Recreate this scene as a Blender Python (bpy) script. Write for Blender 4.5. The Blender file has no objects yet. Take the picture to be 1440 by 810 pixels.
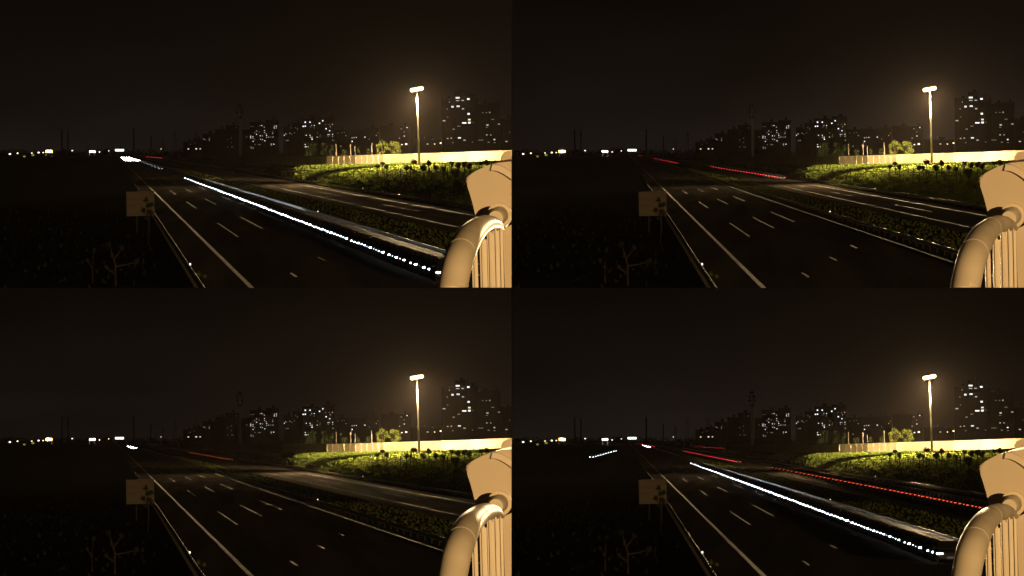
import bpy, bmesh, math, random
from mathutils import Vector, Matrix
R = math.radians
random.seed(7)
sc = bpy.context.scene
col = sc.collection

# ------------------------------------------------------------------ camera
F0 = 2400.0           # layout numbers below are written for this focal length ...
S = 3.0               # ... and every distance along the view is S times as long
F = F0 * S            # focal length counted in pixels of a 1440 pixel wide frame (a long lens)
H = 8.2               # height of the footbridge viewpoint over the road
cd = bpy.data.cameras.new('camera'); cam = bpy.data.objects.new('camera', cd); col.objects.link(cam)
cam.location = (0, 0, 0); cam.rotation_euler = (R(90), 0, 0)
cd.sensor_width = 36.0; cd.lens = F / 1440.0 * 36.0
cd.clip_start = 0.1; cd.clip_end = 80000
sc.camera = cam

# ------------------------------------------------------------------ night sky
SKY = .85
w = bpy.data.worlds.new('World'); sc.world = w; w.use_nodes = True
nt = w.node_tree; nt.nodes.clear()
out = nt.nodes.new('ShaderNodeOutputWorld'); add = nt.nodes.new('ShaderNodeAddShader')
bg = nt.nodes.new('ShaderNodeBackground'); bg2 = nt.nodes.new('ShaderNodeBackground')
sky = nt.nodes.new('ShaderNodeTexSky'); sky.sky_type = 'NISHITA'; sky.sun_disc = False
sky.sun_elevation = R(-4); sky.sun_rotation = R(200)
bg2.inputs[1].default_value = 0.003
nt.links.new(sky.outputs[0], bg2.inputs[0])
tc = nt.nodes.new('ShaderNodeTexCoord'); sep = nt.nodes.new('ShaderNodeSeparateXYZ')
nt.links.new(tc.outputs['Generated'], sep.inputs[0])
mr = nt.nodes.new('ShaderNodeMapRange'); mr.inputs[1].default_value = -0.1; mr.inputs[2].default_value = 0.2
nt.links.new(sep.outputs[2], mr.inputs[0])
rp = nt.nodes.new('ShaderNodeValToRGB'); nt.links.new(mr.outputs[0], rp.inputs[0])
def zpos(z): return (z + 0.1) / 0.3
stops = [(-0.032, (.0088, .0069, .0062)), (-0.017, (.0040, .0029, .0026)), (0.0, (.0014, .0009, .0007)),
         (0.010, (.0088, .0069, .0062)), (0.027, (.0088, .0069, .0062)), (0.042, (.0040, .0029, .0026)), (0.057, (.0014, .0009, .0007))]
while len(rp.color_ramp.elements) < len(stops): rp.color_ramp.elements.new(0.5)
for e, (z, c) in zip(rp.color_ramp.elements, stops):
    e.position = zpos(z); e.color = (*c, 1)
nz = nt.nodes.new('ShaderNodeTexNoise'); nz.inputs['Scale'].default_value = 15; nz.inputs['Detail'].default_value = 4
mp = nt.nodes.new('ShaderNodeMapping'); mp.inputs['Scale'].default_value = (1, 1, 3.2)
nt.links.new(tc.outputs['Generated'], mp.inputs[0]); nt.links.new(mp.outputs[0], nz.inputs['Vector'])
mr2 = nt.nodes.new('ShaderNodeMapRange'); mr2.inputs[1].default_value = .3; mr2.inputs[2].default_value = .7
mr2.inputs[3].default_value = .45; mr2.inputs[4].default_value = 1.8
nt.links.new(nz.outputs[0], mr2.inputs[0])
vm = nt.nodes.new('ShaderNodeVectorMath'); vm.operation = 'SCALE'
nt.links.new(rp.outputs[0], vm.inputs[0]); nt.links.new(mr2.outputs[0], vm.inputs['Scale'])
nt.links.new(vm.outputs[0], bg.inputs[0]); bg.inputs[1].default_value = SKY
nt.links.new(bg.outputs[0], add.inputs[0]); nt.links.new(bg2.outputs[0], add.inputs[1]); nt.links.new(add.outputs[0], out.inputs[0])

# ------------------------------------------------------------------ lights that no builder owns
def light(name, kind, loc, energy, color, **kw):
    d = bpy.data.lights.new(name, kind); d.energy = energy; d.color = color
    for k, v in kw.items(): setattr(d, k, v)
    o = bpy.data.objects.new(name, d); col.objects.link(o); o.location = loc
    return o
WARM = (1.0, 0.64, 0.29)
moon = light('moon', 'SUN', (0, -50, 100), 0.004, (1, .9, .8), angle=R(.5)); moon.rotation_euler = (R(50), 0, R(20))
# the footbridge's own lamp stands behind the viewpoint
bridge_lamp = light('footbridge_lamp', 'SPOT', (210, -510, 63), 1.35e7, WARM, shadow_soft_size=.6, spot_size=R(70), spot_blend=.4)
bridge_lamp.rotation_euler = (Vector((0, 780, -30)) - bridge_lamp.location).to_track_quat('-Z', 'Y').to_euler()

sc.view_settings.view_transform = 'Standard'; sc.view_settings.look = 'None'
sc.view_settings.exposure = 0; sc.view_settings.gamma = 1; sc.view_settings.use_curve_mapping = False
sc.render.engine = 'CYCLES'
sc.cycles.use_denoising = True
sc.cycles.max_bounces = 4; sc.cycles.volume_bounces = 0; sc.cycles.transparent_max_bounces = 8
sc.cycles.sample_clamp_indirect = 3

# ------------------------------------------------------------------ materials
def mat(name, c, rough=.8, c2=None, scale=4., metal=0., bump=0., detail=4., coat=0., stretch=(1, 1, 1), spec=.5):
    m = bpy.data.materials.new(name); m.use_nodes = True
    t = m.node_tree; b = t.nodes['Principled BSDF']
    b.inputs['Roughness'].default_value = rough; b.inputs['Metallic'].default_value = metal
    b.inputs['Coat Weight'].default_value = coat; b.inputs['Specular IOR Level'].default_value = spec
    if c2 is None: c2 = tuple(x * .72 for x in c)
    tc = t.nodes.new('ShaderNodeTexCoord'); mp = t.nodes.new('ShaderNodeMapping'); mp.inputs['Scale'].default_value = stretch
    n = t.nodes.new('ShaderNodeTexNoise'); n.inputs['Scale'].default_value = scale; n.inputs['Detail'].default_value = detail
    r = t.nodes.new('ShaderNodeValToRGB'); r.color_ramp.elements[0].position = .35; r.color_ramp.elements[1].position = .65
    r.color_ramp.elements[0].color = (*c2, 1); r.color_ramp.elements[1].color = (*c, 1)
    t.links.new(tc.outputs['Object'], mp.inputs[0]); t.links.new(mp.outputs[0], n.inputs['Vector'])
    t.links.new(n.outputs[0], r.inputs[0]); t.links.new(r.outputs[0], b.inputs['Base Color'])
    if bump:
        n2 = t.nodes.new('ShaderNodeTexNoise'); n2.inputs['Scale'].default_value = scale * 6; n2.inputs['Detail'].default_value = 3
        t.links.new(mp.outputs[0], n2.inputs['Vector'])
        bp = t.nodes.new('ShaderNodeBump'); bp.inputs['Strength'].default_value = bump
        t.links.new(n2.outputs[0], bp.inputs['Height']); t.links.new(bp.outputs[0], b.inputs['Normal'])
    return m
def glow(name, c, s):
    m = bpy.data.materials.new(name); m.use_nodes = True
    b = m.node_tree.nodes['Principled BSDF']
    b.inputs['Base Color'].default_value = (*[x * .5 for x in c], 1)
    b.inputs['Emission Color'].default_value = (*c, 1); b.inputs['Emission Strength'].default_value = s
    return m
M = dict(
    soil=mat('soil', (.010, .008, .005), .95, (.004, .004, .002), .05, spec=0.),
    asphalt=mat('asphalt', (.085, .076, .066), .7, (.050, .045, .040), .35, bump=.15, stretch=(1, .02, 1), spec=0.),
    asphalt2=mat('asphalt_worn', (.10, .088, .074), .7, (.062, .055, .047), .4, bump=.15, stretch=(1, .02, 1), spec=0.),
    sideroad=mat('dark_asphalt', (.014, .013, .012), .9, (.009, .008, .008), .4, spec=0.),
    paint=mat('road_paint', (.46, .38, .26), .8, (.16, .13, .09), .6, spec=.1),
    earth=mat('median_earth', (.030, .032, .014), .95, (.015, .018, .008), .3, spec=0.),
    turf=mat('turf', (.125, .15, .028), .95, (.045, .068, .012), .12, bump=.3, spec=0.),
    blade=mat('grass_blade', (.12, .155, .026), .8, (.05, .085, .015), .5, spec=0.),
    bush=mat('bush_leaf', (.085, .095, .022), .9, (.038, .048, .012), .4, spec=0.),
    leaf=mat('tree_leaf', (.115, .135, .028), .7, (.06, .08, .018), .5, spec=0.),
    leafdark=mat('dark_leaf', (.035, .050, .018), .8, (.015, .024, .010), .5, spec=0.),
    topiary=mat('topiary_leaf', (.022, .030, .012), .8, (.010, .014, .006), .8, spec=0.),
    bark=mat('bark', (.07, .05, .035), .95, (.035, .025, .018), 3, spec=0.),
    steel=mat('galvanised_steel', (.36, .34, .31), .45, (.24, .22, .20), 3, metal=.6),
    dullsteel=mat('dark_steel', (.022, .018, .014), .9, (.014, .012, .010), 2, metal=.2),  # steel toned down for the left rail, guardrail posts and sign posts
    scrub=mat('scrub_blade', (.014, .016, .007), .9, (.007, .008, .004), .5, spec=0.),
    palemast=mat('pale_mast', (.50, .46, .40), .6, (.42, .39, .34), 2),
    drybark=mat('dry_bark', (.035, .024, .018), .95, (.018, .013, .010), 3, spec=0.),
    dark_iron=mat('dark_iron', (.03, .028, .025), .6, None, 3, metal=.3),
    mast=mat('mast_paint', (.17, .15, .12), .6, (.13, .115, .095), 2),
    wall=mat('barrier_panel', (.52, .45, .30), .7, (.42, .36, .24), .25, spec=0.),
    wallpost=mat('barrier_post', (.50, .44, .32), .6, None, 1),
    rail=mat('cream_enamel', (.72, .62, .44), .45, (.60, .51, .36), 2.2),
    railflat=mat('cream_panel', (.54, .44, .29), .5, (.50, .41, .27), 2),
    concrete=mat('tower_concrete', (.032, .027, .023), .9, (.022, .019, .016), .08, spec=0.),
    roofing=mat('roof_slab', (.04, .036, .033), .9, None, .2, spec=0.1),
    darkglass=mat('dark_pane', (.012, .012, .013), .6, None, .5, spec=0.15),
    signback=mat('sign_back', (.095, .072, .045), .8, (.065, .050, .032), 1.2, stretch=(.3, 1, 3)),
    black=mat('black_rubber', (.012, .012, .012), .8, None, 5),
    silver=mat('silver_paint', (.30, .30, .31), .3, (.28, .28, .29), 1, metal=.5, coat=.5),
    char=mat('charcoal_paint', (.03, .03, .033), .55, (.025, .025, .027), 1, spec=.1),
    deep=mat('deep_blue_paint', (.015, .018, .03), .55, (.012, .015, .025), 1, spec=.1),
    white=mat('white_paint', (.55, .55, .54), .35, (.50, .50, .49), 1, coat=.5),
    plate=mat('plate_blue', (.05, .09, .25), .5, None, 3),
    blocker=mat('blocker_dark', (.004, .004, .004), .95, None, .1),
    masonry=mat('dark_masonry', (.03, .022, .020), .9, None, .2),
    hut=mat('pale_hut', (.30, .28, .25), .7, None, .6),
    headlamp=glow('headlamp_lens', (.78, .89, 1.0), 16),
    headlow=glow('headlamp_lens_far', (.85, .93, 1.0), 70), headdim=glow('headlamp_lens_dipped', (.85, .93, 1.0), 2.2),
    taillamp=glow('taillamp_lens', (1.0, .03, .05), 5),
    taillow=glow('taillamp_lens_dim', (1.0, .10, .05), 1.6),
    unlit=mat('unlit_lens', (.25, .25, .25), .2, None, 2),
    unlitred=mat('unlit_red_lens', (.15, .01, .01), .3, None, 2),
    win=[glow('window_white', (.95, .95, 1.0), 1.3), glow('window_soft', (1.0, .90, .78), .55),
         glow('window_faint', (1.0, .86, .70), .14), glow('window_warm', (1.0, .74, .48), 1.1)],
    flood=glow('flood_lens', (1.0, .74, .38), 6),
    reflector=glow('reflector_glow', (1.0, .85, .6), 2.0),  # glow stands in for light thrown back by the reflector
    farorange=glow('orange_lamp', (1.0, .55, .16), 2.8), farwhite=glow('white_lamp', (1.0, .93, .82), 2.2),
    faryellow=glow('yellow_lamp', (1.0, .80, .45), 3.0), gantrylit=glow('lit_fascia', (.90, 1.0, .97), 3.0),
    fargreen=glow('green_lamp', (.55, .60, .12), .35),
)

# ------------------------------------------------------------------ mesh helpers
class MB:
    def __init__(s): s.bm = bmesh.new()
    def quad(s, pts):
        return s.bm.faces.new([s.bm.verts.new(p) for p in pts])
    def box(s, c, d, rz=0, bev=0):
        m = Matrix.Translation(c) @ Matrix.Rotation(rz, 4, 'Z') @ Matrix.Diagonal((*d, 1))
        r = bmesh.ops.create_cube(s.bm, size=1, matrix=m)
        if bev:
            es = {e for v in r['verts'] for e in v.link_edges}
            bmesh.ops.bevel(s.bm, geom=list(es), offset=bev, segments=2, affect='EDGES', profile=.5)
    def loft(s, rings, cap=True):
        vs = [[s.bm.verts.new(p) for p in r] for r in rings]
        n = len(rings[0])
        for a, b in zip(vs, vs[1:]):
            for i in range(n): s.bm.faces.new((a[i], a[(i + 1) % n], b[(i + 1) % n], b[i]))
        if cap: s.bm.faces.new(vs[0][::-1]); s.bm.faces.new(vs[-1])
    def tube(s, pts, rad, n=8, cap=True):
        pts = [Vector(p) for p in pts]
        if not hasattr(rad, '__len__'): rad = [rad] * len(pts)
        rings = []; up = Vector((.13, .21, 1)).normalized()
        for i, p in enumerate(pts):
            t = (pts[min(i + 1, len(pts) - 1)] - pts[max(i - 1, 0)]).normalized()
            u = up if abs(t.dot(up)) < .95 else Vector((1, .1, 0)).normalized()
            a = t.cross(u).normalized(); b = t.cross(a).normalized()
            rings.append([p + (a * math.cos(2 * math.pi * k / n) + b * math.sin(2 * math.pi * k / n)) * rad[i] for k in range(n)])
        s.loft(rings, cap)
    def prism(s, poly, d):            # polygon (x,z pairs already as Vectors) pushed along vector d
        a = [s.bm.verts.new(p) for p in poly]; b = [s.bm.verts.new(Vector(p) + d) for p in poly]
        s.bm.faces.new(a); s.bm.faces.new(b[::-1])
        for i in range(len(a)):
            j = (i + 1) % len(a); s.bm.faces.new((a[i], b[i], b[j], a[j]))
    def ball(s, c, r, sub=2, sz=1):
        bmesh.ops.create_icosphere(s.bm, subdivisions=sub, radius=r, matrix=Matrix.Translation(c) @ Matrix.Diagonal((1, 1, sz, 1)))
    def leaves(s, c, rad, n, size, shell=.55):
        c = Vector(c)
        for _ in range(n):
            d = Vector((random.gauss(0, 1), random.gauss(0, 1), random.gauss(0, 1))).normalized()
            q = c + Vector((d.x * rad[0], d.y * rad[1], d.z * rad[2])) * (shell + (1 - shell) * random.random())
            a = Vector((random.gauss(0, 1), random.gauss(0, 1), random.gauss(0, 1))).normalized()
            b = a.cross(d + Vector((.01, .02, .5))).normalized(); z = size * random.uniform(.6, 1.3)
            s.quad((q - a * z, q - b * z * .5, q + a * z, q + b * z * .5))
    def build(s, name, m, parent=None, smooth=False, loc=None):
        bmesh.ops.recalc_face_normals(s.bm, faces=s.bm.faces)
        me = bpy.data.meshes.new(name)
        if smooth:
            for f in s.bm.faces: f.smooth = True
        s.bm.to_mesh(me); s.bm.free(); me.materials.append(m)
        o = bpy.data.objects.new(name, me); col.objects.link(o)
        if parent is not None: o.parent = parent
        if loc is not None: o.location = loc
        return o

THINGS = []           # roots of one stretch of motorway, built once around the viewpoint
def tag(o, label=None, cat=None, group=None, kind=None):
    if label: o['label'] = label
    if cat: o['category'] = cat
    if group: o['group'] = group
    if kind: o['kind'] = kind
    return o
def empty(name, loc, label, cat, group=None, rz=0):
    o = bpy.data.objects.new(name, None); col.objects.link(o); o.location = loc; o.rotation_euler.z = rz
    o.empty_display_size = .2
    tag(o, label, cat, group); THINGS.append(o); return o
def struct(o):
    o['kind'] = 'structure'; THINGS.append(o); return o
def single(o, label, cat, group=None, kind=None):
    tag(o, label, cat, group, kind); THINGS.append(o); return o

HZ = 213.0
def P(px, py, Y): return Vector(((px - 360) / F0 * Y, Y * S, (HZ - py) / F0 * Y))
def road(off, Y, z=0.): return Vector((off - Y / 12.0, Y * S, -H + z))
RYAW = math.atan(1 / 12.0 / S)

# ------------------------------------------------------------------ ground and roads
g = MB(); g.prism([Vector((-4000, 40, -H)), Vector((4000, 40, -H)), Vector((4000, 27000, -H)), Vector((-4000, 27000, -H))], Vector((0, 0, -500)))
struct(g.build('ground', M['soil']))
def strip(a, b, y0, y1, z, n=40, geo=True):
    s = MB(); prev = None
    for i in range(n + 1):
        t = i / n; y = y0 * (y1 / y0) ** t
        c = (s.bm.verts.new(road(a, y, z)), s.bm.verts.new(road(b, y, z)))
        if prev: s.bm.faces.new((prev[0], prev[1], c[1], c[0]))
        prev = c
    return s
mr_ = struct(strip(5.6, 24.6, 40, 6000, .03).build('road', M['asphalt']))
strip(8.12, 8.42, 40, 5000, .038).build('edge_line', M['paint'], mr_)
strip(24.0, 24.22, 40, 5000, .038).build('edge_line', M['paint'], mr_)
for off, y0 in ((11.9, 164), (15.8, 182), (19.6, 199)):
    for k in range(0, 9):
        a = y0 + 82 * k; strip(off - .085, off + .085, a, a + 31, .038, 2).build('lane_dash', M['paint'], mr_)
for off, a, b in ((11.9, 111, 115), (15.8, 128, 132), (19.6, 145, 149)): strip(off - .085, off + .085, a, b, .038, 2).build('lane_dash', M['paint'], mr_)  # near dashes cut to stubs in place of the footbridge shadow
md = struct(strip(24.6, 33.9, 40, 6000, .015).build('median', M['earth']))
r2 = struct(strip(33.9, 48.6, 40, 6000, .03).build('road', M['asphalt2']))
strip(37.0, 37.16, 40, 5000, .038).build('edge_line', M['paint'], r2)
strip(45.7, 45.95, 40, 5000, .038).build('edge_line', M['paint'], r2)
for k in range(9):
    a = 150 + 82 * k; strip(41.4, 41.55, a, a + 31, .038, 2).build('lane_dash', M['paint'], r2)
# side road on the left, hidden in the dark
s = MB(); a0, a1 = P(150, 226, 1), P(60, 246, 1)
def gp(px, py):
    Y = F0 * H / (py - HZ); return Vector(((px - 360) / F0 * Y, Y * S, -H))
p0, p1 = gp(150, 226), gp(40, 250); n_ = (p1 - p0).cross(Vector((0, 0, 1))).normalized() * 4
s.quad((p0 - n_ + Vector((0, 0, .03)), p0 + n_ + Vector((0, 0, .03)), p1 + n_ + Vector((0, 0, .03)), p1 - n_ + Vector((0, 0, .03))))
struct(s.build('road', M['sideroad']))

# wall line and the verge bank rising to it
WALL = [(300, 220.6, 231.1), (380, 220.8, 231.5), (430, 220.8, 231.7), (480, 220, 231.3), (560, 217.5, 229.5), (640, 215, 228), (720, 212, 225), (770, 210, 223.3)]
WALLY = [(300, 930), (340, 695), (375, 582), (400, 522), (430, 496), (460, 481), (500, 468), (540, 459), (580, 453), (620, 448), (660, 445), (720, 442), (770, 440)]
def lerp_table(tab, x):
    for p, q in zip(tab, tab[1:]):
        if x <= q[0] or q is tab[-1]:
            u = (x - p[0]) / (q[0] - p[0]); return [p[i] + (q[i] - p[i]) * u for i in range(1, len(p))]
def wall_at(px):
    t, b = lerp_table(WALL, px); return t, b, lerp_table(WALLY, px)[0]
def verge(px, t):
    top, base, Yt = wall_at(px)
    B = Vector(road(51, 1)); d = (px - 160) * H / 51.0; Yb = F0 * H / d
    zb = -H + .1; zt = (HZ - base) / F0 * Yt
    Y = Yb + (Yt - Yb) * t; z = zb + (zt - zb) * max(t, 0.) ** .8
    return Vector(((px - 360) / F0 * Y, Y * S, z + .15 * math.sin(px * .31 + t * 17) * math.sin(math.pi * t)))
def verge_row(px, row):
    lo, hi = 0., 1.
    for _ in range(30):
        m_ = (lo + hi) / 2; p = verge(px, m_)
        if HZ - p.z * F / p.y > row: lo = m_
        else: hi = m_
    return verge(px, lo)
v = MB(); cols = [300 + 8 * i for i in range(60)]; rows = [-.02] + [i / 22 for i in range(23)] + [1.04]
gv = [[v.bm.verts.new(verge(c, r)) for r in rows] for c in cols]
for a, b in zip(gv, gv[1:]):
    for i in range(len(rows) - 1): v.bm.faces.new((a[i], b[i], b[i + 1], a[i + 1]))
struct(v.build('grass_bank', M['turf'], smooth=True))
gr = MB()
for _ in range(15000):
    px = random.uniform(330, 765); t = random.random() ** .8; p = verge(px, t)
    h = random.uniform(.12, .42); a = random.uniform(0, 6.3); d = Vector((math.cos(a), math.sin(a), 0)) * random.uniform(.08, .2)
    q = Vector((random.gauss(0, .12), random.gauss(0, .12), h)); gr.bm.faces.new([gr.bm.verts.new(x) for x in (p - d, p + d, p + q)])
single(gr.build('grass', M['blade']), 'long yellow green grass on the bank below the barrier wall', 'grass', kind='stuff')
bs = MB()
for _ in range(330):
    px = random.uniform(345, 765); t = random.uniform(.0, .56) ** 2; p = verge(px, t); r = random.uniform(.35, 1.0)
    bs.leaves(p + Vector((0, 0, r * .5)), (r * 1.2, r * 1.2, r * .9), 60, .16, .4)
single(bs.build('undergrowth', M['bush']), 'dark mass of low bushes along the road side of the bank', 'bushes', kind='stuff')
mg = MB()
for _ in range(5000):
    Y = 90 * (9 ** random.random()); off = random.uniform(26.0, 33.5); p = road(off, Y, 0); h = random.uniform(.08, .34)
    a = random.uniform(0, 6.3); d = Vector((math.cos(a), math.sin(a), 0)) * random.uniform(.08, .2)
    mg.bm.faces.new([mg.bm.verts.new(x) for x in (p - d, p + d, p + Vector((random.gauss(0, .1), random.gauss(0, .1), h)))])
single(mg.build('grass', M['bush']), 'dark low grass on the strip between the two carriageways', 'grass', kind='stuff')
lg = MB()
for _ in range(420):
    Y = 90 * (3 ** random.random()); off = random.uniform(-16, 4.2); p = road(off, Y, 0); h = random.uniform(.15, .5)
    a = random.uniform(0, 6.3); d = Vector((math.cos(a), math.sin(a), 0)) * random.uniform(.06, .16)
    lg.bm.faces.new([lg.bm.verts.new(x) for x in (p - d, p + d, p + Vector((random.gauss(0, .1), random.gauss(0, .1), h)))])
single(lg.build('grass', M['scrub']), 'dark scrubby grass left of the left guardrail', 'grass', kind='stuff')
ft = MB()
for _ in range(260):
    px = random.uniform(-40, 780); Y = random.uniform(2900, 3300); r = random.uniform(4, 9)
    p = P(px, 0, Y); p.z = -H + r * .8
    ft.leaves(p, (r * 1.5, r, r * random.uniform(.8, 1.3)), 26, 2.6, .2)
single(ft.build('far_woods', M['leafdark']), 'black line of far woods along the horizon', 'woods', kind='stuff')

# ------------------------------------------------------------------ guardrails
def guardrail(off, y0, y1, step, label, studs=(), side=-1, sm='steel'):
    o = empty('guardrail', road(off, y0), label, 'guardrail', rz=RYAW)
    L = (y1 - y0) * S
    prof = [(0, .45), (.05, .50), (.05, .56), (.0, .61), (.05, .66), (.05, .72), (0, .77), (-.03, .77), (.02, .70), (-.03, .61), (.02, .52), (-.03, .45)]
    m = MB(); m.loft([[Vector((side * x, y, z)) for x, z in prof] for y in (0, L)]); m.build('beam', M[sm], o)
    pm = None; k = 0; y = 1.5
    while y < L and k < 95:
        if pm is None:
            q = MB(); q.box((0, 0, .40), (.12, .10, .80)); pm = q.build('post', M['dullsteel'], o, loc=(-side * .10, y, 0))
        else:
            c = pm.copy(); col.objects.link(c); c.parent = o; c.location = (-side * .10, y, 0)
        y += step * (1 + y / 250); k += 1
    for ys, z in studs:
        q = MB(); q.box((0, 0, .06), (.10, .03, .14), bev=.01)
        q.build('reflector', M['reflector'], o, loc=(side * .02, (ys - y0) * S, z))
    return o
guardrail(25.0, 60, 1500, 5, 'long steel guardrail along the median beside the main carriageway', [(209, .80)])
guardrail(49.6, 60, 1500, 6, 'steel guardrail at the foot of the grass bank', [(340, .8)])
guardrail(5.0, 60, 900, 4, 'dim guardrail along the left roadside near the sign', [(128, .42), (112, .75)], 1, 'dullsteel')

# ------------------------------------------------------------------ barrier wall, fence
def seg_wall():
    o = empty('barrier_wall', (0, 0, 0), 'long pale panelled noise barrier wall lit by the tall lamp', 'wall')
    pts = []
    for px in range(300, 771, 8):
        t, b, Y = wall_at(px); pts.append((P(px, b, Y), P(px, t, Y)))
    m = MB(); cp = MB()
    for (b0, t0), (b1, t1) in zip(pts, pts[1:]):
        d = Vector((0, .16, 0)); lo = Vector((0, 0, -.8))
        m.loft([[b0 + lo, b0 + lo + d, t0 + d, t0], [b1 + lo, b1 + lo + d, t1 + d, t1]])
        u = Vector((0, 0, .18)); e = Vector((0, -.12, 0))
        cp.loft([[t0 + e, t0 + d - e, t0 + d - e + u, t0 + e + u], [t1 + e, t1 + d - e, t1 + d - e + u, t1 + e + u]])
    m.build('panel', M['wall'], o); cp.build('coping', M['wallpost'], o)
    for b, t in pts:
        q = MB(); hh = t.z - b.z; q.box((0, .084, hh / 2), (.14, .20, hh + .02)); q.build('post', M['wall'], o, loc=b)
seg_wall()
fo = empty('fence', (0, 0, 0), 'dark post and rail fence across the grass bank', 'fence')
fp = []
for i in range(19):
    px = 365 + 22 * i; fp.append(verge_row(px, 246 - (px - 365) * .006 + (px - 480) * .03 + 2))
for zz, r_ in ((.55, .05), (1.1, .065)):
    m = MB(); m.tube([p + Vector((0, 0, zz)) for p in fp], r_, 6); m.build('fence_rail', M['dark_iron'], fo)
for i, p in enumerate(fp):
    m = MB(); hh = 1.9 if i % 3 == 0 else 1.3; m.tube([Vector((0, 0, -.2)), Vector((0, 0, hh))], [.09, .075], 6); m.build('post', M['dark_iron'], fo, loc=p)

# ------------------------------------------------------------------ tall lamp mast
def lamp_mast():
    b = verge(589.5, .90); Y = b.y / S
    top = P(586, 126, Y); hh = top.z - b.z; dx = top.x - b.x
    o = empty('lamp_mast', b, 'tall mast with a glowing ring of warm floodlights before the pale wall', 'street lamp')
    m = MB(); m.tube([Vector((dx * t, 0, hh * t)) for t in (0, .3, .6, 1)], [.30, .26, .22, .17], 12); m.build('pole', M['mast'], o, smooth=True)
    m = MB(); m.tube([Vector((0, 0, -.1)), Vector((0, 0, .5)), Vector((0, 0, .52))], [.45, .45, .25], 12); m.build('base', M['mast'], o)
    hd = MB()
    ring = [Vector((dx + 1.22 * math.cos(a), 1.2 * math.sin(a), hh + .4 + .22 * math.cos(a))) for a in [2 * math.pi * i / 24 for i in range(25)]]
    hd.tube(ring, .11, 6)
    for k in range(4):
        a = math.pi / 2 * k; hd.tube([Vector((dx, 0, hh + .3)), Vector((dx + 1.22 * math.cos(a), 1.2 * math.sin(a), hh + .4 + .22 * math.cos(a)))], .08, 6)
    hr = hd.build('lamp_ring', M['mast'], o)
    for k in range(10):
        a = 2 * math.pi * k / 10; c = Vector((dx + 1.22 * math.cos(a), 1.2 * math.sin(a), hh + .1 + .22 * math.cos(a)))
        q = MB(); q.box((0, 0, .34), (.55, .45, .18), a, .04); f = q.build('floodlight', M['mast'], o, loc=c)
        q = MB(); q.ball((0, 0, -.02), .52, 2, 1.0); q.build('lens', M['flood'], f, True)
    # the light those floods throw
    for aim, en, size in (((0, 60, -17), 6.0e5, 50), ((15, 46, -16), 4.0e5, 56), ((-13, 90, -17), 1.3e6, 38), ((-26, 150, -17), 1.6e6, 24), ((28, 42, -17), 3.5e5, 50),
                          ((-7, 120, -6), 6.5e6, 26), ((-20, -60, -27), 9.0e5, 50), ((2, -270, -24), 9.0e6, 34), ((-8, -110, -21), 6.0e6, 46), ((-3, -8, -20), 1.1e6, 98)):
        L = light('flood_beam', 'SPOT', (dx, 0, hh - .9), en, (1.0, .69, .34), shadow_soft_size=.8, spot_size=R(size), spot_blend=1)
        L.parent = o; L.rotation_euler = Vector(aim).to_track_quat('-Z', 'Y').to_euler()
    return o
LAMP = lamp_mast()

# ------------------------------------------------------------------ trees
ORD = ['first', 'second', 'third', 'fourth', 'fifth', 'sixth', 'seventh', 'eighth', 'ninth', 'tenth', 'eleventh', 'twelfth', 'thirteenth', 'fourteenth', 'fifteenth', 'sixteenth', 'seventeenth']
TOP = sorted([(530, 231, 237.5, 6.5, 246), (538, 227, 232, 6, 245), (543.5, 231, 239, 7, 252), (571.7, 232, 240, 8, 255), (577, 233, 239, 5, 250), (581.7, 223, 232, 9, 247),
       (596, 232, 241, 10, 252), (603, 225, 234, 7.5, 248), (613, 233, 239.5, 7.5, 246), (623.3, 234, 240, 6.5, 254), (635, 226, 233, 6, 243), (644, 228, 238, 8.5, 248),
       (640, 236, 251, 13, 258), (652.5, 226, 235, 9, 247), (660, 228, 239, 8, 250), (677, 227, 232, 6, 240), (684, 226, 232, 8, 240)])
for i, (px, r0, r1, wd, rb) in enumerate(TOP):
    b = verge_row(px, rb); k = b.y / F
    zt = (HZ - r0) * k - b.z; zc = (HZ - (r0 + r1) / 2) * k - b.z
    o = empty('topiary_tree', b, 'dark round headed clipped tree, %s from left by the fence' % ORD[i], 'tree', 'clipped trees along the bank fence')
    rr = wd * k / 2 * 1.2
    m = MB(); m.tube([Vector((0, 0, -.2)), Vector((.05, 0, zc * .5)), Vector((-.03, 0, zc))], [.11, .09, .08], 7)
    for q in range(3):
        a = random.uniform(0, 6.3); m.tube([Vector((0, 0, zc - rr * .8)), Vector((math.cos(a) * rr * .6, math.sin(a) * rr * .6, zc))], [.035, .02], 5)
    m.build('trunk', M['bark'], o)
    m = MB(); m.leaves((0, 0, zc), (rr, rr, (zt - zc)), 420, .10, .3)
    for q in range(4):
        d = Vector((random.gauss(0, 1), random.gauss(0, 1), random.gauss(0, .7))).normalized()
        m.leaves(Vector((0, 0, zc)) + d * rr * .65, (rr * .5,) * 3, 90, .11, .3)
    m.build('crown', M['topiary'], o)
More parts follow.
